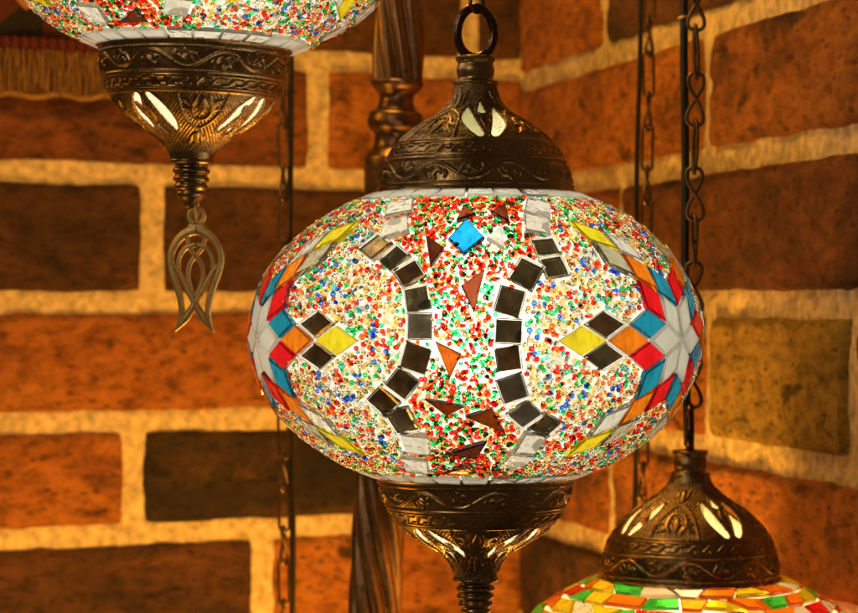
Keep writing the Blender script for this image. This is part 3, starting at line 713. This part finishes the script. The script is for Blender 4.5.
def quilt_globe(lamp):
    """irregular courses of flat coloured tiles, no beads"""
    g = shell(lamp, M['shell_warm'])
    rows = np.linspace(arc_of(R(63)), arc_of(R(-20)), 12)
    pal = ['t_orange'] * 9 + ['t_yellow'] * 7 + ['t_red'] * 3 + ['t_green'] * 4 + ['t_white'] * 3 + ['t_clear'] * 1 + ['t_amber'] * 1
    last = None
    for r in range(len(rows) - 1):
        pt, pb = phi_of(rows[r]), phi_of(rows[r + 1]); circ = 2 * math.pi * A * math.cos((pt + pb) / 2)
        n = int(circ / 0.0135); cuts = [2 * math.pi * (k + random.uniform(-.28, .28)) / n for k in range(n)]; lean = [random.uniform(-.35, .35) * 2 * math.pi / n for _ in range(n)]
        wob = [random.uniform(-.0010, .0010) for _ in range(n)]
        for k in range(n):
            a0 = cuts[k]; a1 = cuts[(k + 1) % n] + (2 * math.pi if k == n - 1 else 0); l0, l1 = lean[k], lean[(k + 1) % n]
            cs = [(a0 - l0, phi_of(rows[r + 1] + random.uniform(0, .0012))), (a1 - l1, phi_of(rows[r + 1] + random.uniform(0, .0012))), (a1 + l1, phi_of(rows[r] - random.uniform(0, .0010))), (a0 + l0, phi_of(rows[r] - random.uniform(0, .0010)))]
            m = random.choice(pal)
            while m == last: m = random.choice(pal)
            last = m
            V, Fc, idx, _ = tile_geo(cs, gap=0.00028, thick=0.002, tilt=0.05)
            mesh_obj('mosaic_tile', V, Fc, M[m], g, False, idx)
    return g

# ================================================================== lamp fittings
def ring_mesh(name, parent, loc, rz=0.0):
    pts = [(0.0074 * math.sin(a), 0, 0.0100 * math.cos(a) * (1.08 if math.cos(a) > 0 else 0.95)) for a in np.linspace(0, 2 * math.pi, 36, endpoint=False)]
    o = tube(name, pts, 0.0019, M['ring'], parent, 10, True); o.location = loc; o.rotation_euler = (0, 0, rz); return o

def fittings(lamp, rim, cap_top=0.0, cap_bot=0.0, bulb='bulb', ring_turn=0.0, kind='bell', flat=1.0):
    up = 0.0022 if kind == 'bowl' else 0.0
    tc = cap('top_cap', lamp, (0, 0, rim), (0, 0, cap_top), kind)
    bc = cap('bottom_cap', lamp, (0, 0, -rim), (math.pi, 0, cap_bot), kind); bc.scale = (1, 1, flat)
    lathe('collar', [(8.9, 46.0), (9.3, 46.6), (8.9, 47.4), (7.5, 47.8), (7.2, 49), (7.6, 50.5), (7.7, 52), (7.4, 53.4), (7.1, 54.6), (7.8, 55.6), (8.1, 56.6), (7.6, 57.4), (3.0, 57.8), (0.05, 57.8)], 40, M['brass'], tc, (0, 0, up), k=4)
    ring_mesh('hanging_ring', lamp, (0, 0, rim + 0.0665 + up), ring_turn)
    lathe('finial', [(8.9, 46.0), (9.4, 46.8), (8.8, 47.8), (7.0, 48.4), (6.9, 49.4), (7.8, 50.4), (7.8, 51.4), (6.8, 52.2), (6.8, 52.8), (7.6, 53.8), (7.5, 54.8), (6.5, 55.6), (6.5, 56.2), (7.1, 57.2), (6.9, 58.2), (5.9, 59.0), (5.8, 59.6), (6.1, 60.6), (5.5, 61.8), (4.2, 63.2), (3.0, 65.0), (2.0, 66.2), (0.05, 66.6)], 36, M['brass'], bc, (0, 0, up), k=3)
    # porcelain socket with its thread, hanging in the top cap, and the bulb
    prof = [(0.05, 44), (6.0, 44)] + [x for k in range(14) for x in ((6.6, 43.4 - k * 1.6), (5.9, 42.7 - k * 1.6))] + [(9.5, 20.5), (10.0, 12), (9.5, -6), (0.05, -7)]
    sk = lathe('socket', prof, 32, M['socket'], lamp, (0, 0, rim), k=1)
    ph = [(0.05, -19), (8, -18), (14, -13.5), (18, -6), (18.5, 1), (16.5, 9), (13, 17), (10.5, 25), (9.5, 32), (9.0, 42), (0.05, 42.5)]
    bl = lathe('bulb', ph, 24, M[bulb], lamp, (0, 0, 0.001), k=3)
    return tc, bc

RIM = 0.0552
# ---- central lamp
main_loc = at(475.5, 335, 0.9)
main = empty('hanging_lamp', main_loc, 'central mosaic globe lamp with beads, star tiles and both brass caps in view', 'lamp', 'mosaic globe lamps')
GLOBE = star_globe(main)
fittings(main, RIM, R(8), R(-45), ring_turn=R(4), flat=0.93)
main.scale = (0.978,) * 3

# ---- upper left lamp: the same kind, turned; only its lower half is in the picture
SC = 0.965
ul_rim = at(198.5, 50, 0.925)
ul = empty('hanging_lamp', ul_rim + Vector((0, 0, RIM)), 'upper left globe lamp cut by the frame, with brass bottom cap and tulip pendant', 'lamp', 'mosaic globe lamps')
ul.rotation_euler = (R(0), R(1.6), 0)
gc = copy_tree(GLOBE, ul); gc.rotation_euler = (0, 0, R(-14))
ul_t, ul_b = fittings(ul, RIM, 0, R(58), kind='bowl')
ul.scale = (SC,) * 3

def pendant():
    """flat openwork tulip, drawn in 345 x 613 units of 0.106 mm, cast 2.4 mm thick"""
    k = 0.000106; cx, cy = 179, 140
    def to(p): return ((p[0] - cx) * k, (cy - p[1]) * k)
    V = []; Fc = []
    def ribbon(pts, w, closed=False, t=0.0012):
        P = smooth_path(pts, 6) if not closed else np.array(pts, float)
        P = [Vector(to(p)) for p in P]; m = len(P); W = w if isinstance(w, (list, tuple)) else [w] * 2
        b = len(V)
        for i, p in enumerate(P):
            d = (P[(i + 1) % m] - P[i - 1]) if closed else (P[min(i + 1, m - 1)] - P[max(i - 1, 0)])
            d.normalize(); nn = Vector((-d.y, d.x)); ww = np.interp(i / (m - 1), np.linspace(0, 1, len(W)), W) * k * 0.56
            for (sx, sy) in ((-1, 0.35), (-0.55, 1), (0.55, 1), (1, 0.35), (1, -0.35), (0.55, -1), (-0.55, -1), (-1, -0.35)):
                q = p + nn * (ww * sx); V.append((q.x, -t * sy, q.y))
        for i in range(m if closed else m - 1):
            for a in range(8):
                a2 = (a + 1) % 8; i2 = (i + 1) % m
                Fc.append((b + i * 8 + a, b + i * 8 + a2, b + i2 * 8 + a2, b + i2 * 8 + a))
        if not closed: Fc.append(tuple(b + a for a in range(7, -1, -1))[::-1]); Fc.append(tuple(b + (m - 1) * 8 + a for a in range(8)))
    ribbon([(cx + 29 * math.cos(a), 140 + 29 * math.sin(a)) for a in np.linspace(0, 2 * math.pi, 28, endpoint=False)], 17, True, 0.00125)
    for sgn in (-1, 1):
        X = lambda pts: [(cx + sgn * (cx - x), y) for x, y in pts]
        ribbon(X([(182, 192), (148, 202), (108, 234), (82, 290), (88, 350), (112, 420), (127, 490), (121, 545), (104, 584)]), [38, 32, 27, 25, 24, 24, 21, 17, 6], t=0.0012)
        ribbon(X([(90, 320), (122, 368), (150, 425), (179, 474), (212, 530), (250, 580)]), [18, 18, 21, 22, 28, 6], t=0.00112)
        ribbon(X([(179, 290), (156, 325), (150, 370), (160, 415), (181, 458)]), [17]*5, t=0.00106)
        ribbon(X([(179, 250), (140, 262), (115, 300), (112, 345)]), [17]*4, t=0.00104)
        ribbon(X([(146, 196), (147, 235), (158, 268), (183, 296)]), [16]*4, t=0.00101)
    # shoulder under the loop, where the casting is solid
    ribbon([(150, 186), (179, 180), (208, 186)], [26, 30, 26], t=0.00115)
    p = empty('tulip_pendant', (0, 0, 0), 'openwork brass tulip pendant hanging below the upper left lamp', 'pendant')
    mesh_obj('openwork_plate', V, Fc, M['pendant'], p, True)
    lk = tube('link', [(0.0, 0.0026 * math.sin(a), 0.0012 + 0.0042 * math.cos(a)) for a in np.linspace(0, 2 * math.pi, 22, endpoint=False)], 0.0008, M['pendant'], p, 7, True)
    return p
pd = pendant(); pd.location = at(196.5, 216, 0.925); pd.rotation_euler = (0, R(1.0), R(-6))

# ---- lower right lamp
lr_rim = at(690, 582, 1.03)
lr = empty('hanging_lamp', lr_rim - Vector((0, 0, RIM)), 'lower right globe lamp of plain orange, red and green tiles under a brass cap', 'lamp', 'mosaic globe lamps')
quilt_globe(lr)
fittings(lr, RIM, R(27), 0, 'bulb_warm', ring_turn=R(84), kind='bowl')

# ================================================================== chains and cords
def fig8(h, w, r, n=40):
    return [(w * math.sin(2 * a), r * 1.05 * math.sin(a), h * math.cos(a)) for a in np.linspace(0, 2 * math.pi, n, endpoint=False)]
def oval(h, w, n=32):
    pts = []
    for a in np.linspace(0, 2 * math.pi, n, endpoint=False):
        x, z = w * math.sin(a), w * math.cos(a); pts.append((x, 0, z + (h - w if math.cos(a) > 0 else w - h)))
    return pts

def link_chain(label, top, bottom, kinds, group, turn=0.0):
    """kinds = list of (points, wire radius, pitch, turn) repeated down the chain"""
    root = empty('chain', top, label, 'chain', group); d = bottom - top; L = d.length; d.normalize()
    rot = Vector((0, 0, -1)).rotation_difference(d).to_euler(); root.rotation_euler = rot
    protos = []; z = 0; k = 0
    while z < L:
        pts, r, pitch, tr = kinds[k % len(kinds)]
        if len(protos) < len(kinds):
            o = tube('link', pts, r, M['iron'], root, 8, True); protos.append(o)
        else:
            o = protos[k % len(kinds)].copy(); COL.objects.link(o)
        o.parent = root; o.location = (0, 0, -z - pitch / 2); o.rotation_euler = (random.uniform(-.04, .04), random.uniform(-.05, .05), turn + tr + random.uniform(-.12, .12))
        z += pitch; k += 1
    return root

mm = 1.03 / F
f8 = fig8(0.0118, 0.0037, 0.0009)
link_chain('chain of figure-eight links down to the lower right lamp', at(696.5, -20, 1.015), at(693, 398, 1.03),
           [(f8, 0.00095, 0.0212, 0.0), (f8, 0.00095, 0.0212, R(86))], 'lamp chains')
ov = oval(0.0118, 0.0028)
f8b = fig8(0.0100, 0.0026, 0.0008)
far = [(ov, 0.00085, 0.0215, R(10)), (f8b, 0.0010, 0.0175, R(62))]
link_chain('blurred chain of long links, left of the two chains beside the right wall', at(650, -20, 1.20), at(640, 640, 1.20), far, 'lamp chains', R(0))
link_chain('blurred chain hanging at the left between the upper left lamp and the central globe', at(283, -20, 1.22), at(284, 640, 1.22), far, 'lamp chains', R(8))
link_chain('short chain above the ring of the central lamp', at(476, 12, 0.9) + Vector((0, 0, 0.0593)), at(476, 12, 0.9) + Vector((0, 0, 0.003)), [(f8, 0.0009, 0.0190, 0.9), (f8, 0.0009, 0.0190, 2.4)], 'lamp chains')

def cord(label, pts, r):
    P = smooth_path(pts, 8); o = tube('electric_cord', [Vector(p) for p in P], r, M['cord'], None, 10)
    o['label'] = label; o['category'] = 'cord'; o['group'] = 'electric cords'; return o
c_near = cord('thick black cord beside the chain of the lower right lamp', [at(684.5, -30, 1.03), at(684, 60, 1.03), at(685.5, 150, 1.03), at(685, 250, 1.03), at(686, 350, 1.03), at(687, 410, 1.03), at(688, 445, 1.035)], 0.0019)
tie = tube('tie', [c_near.data.vertices[0].co * 0 + at(684.4, 17, 1.03) + Vector((0.0026 * math.cos(a), 0.0026 * math.sin(a), 0.0004 * math.cos(a))) for a in np.linspace(0, 2 * math.pi, 18, endpoint=False)], 0.0006, M['pendant'], c_near, 6, True)
cord('blurred dark cord beside the long-link chain near the right wall', [at(641, -30, 1.205), at(640, 60, 1.205), at(637, 160, 1.205), at(636, 300, 1.205), at(636, 450, 1.205), at(633, 560, 1.205), at(634, 660, 1.205)], 0.0014)
cord('blurred black cord hanging at the left beside its chain', [at(291, -30, 1.225), at(291, 90, 1.225), at(290, 200, 1.225), at(289, 330, 1.225), at(291, 450, 1.225), at(293, 540, 1.225), at(292, 650, 1.225)], 0.0017)
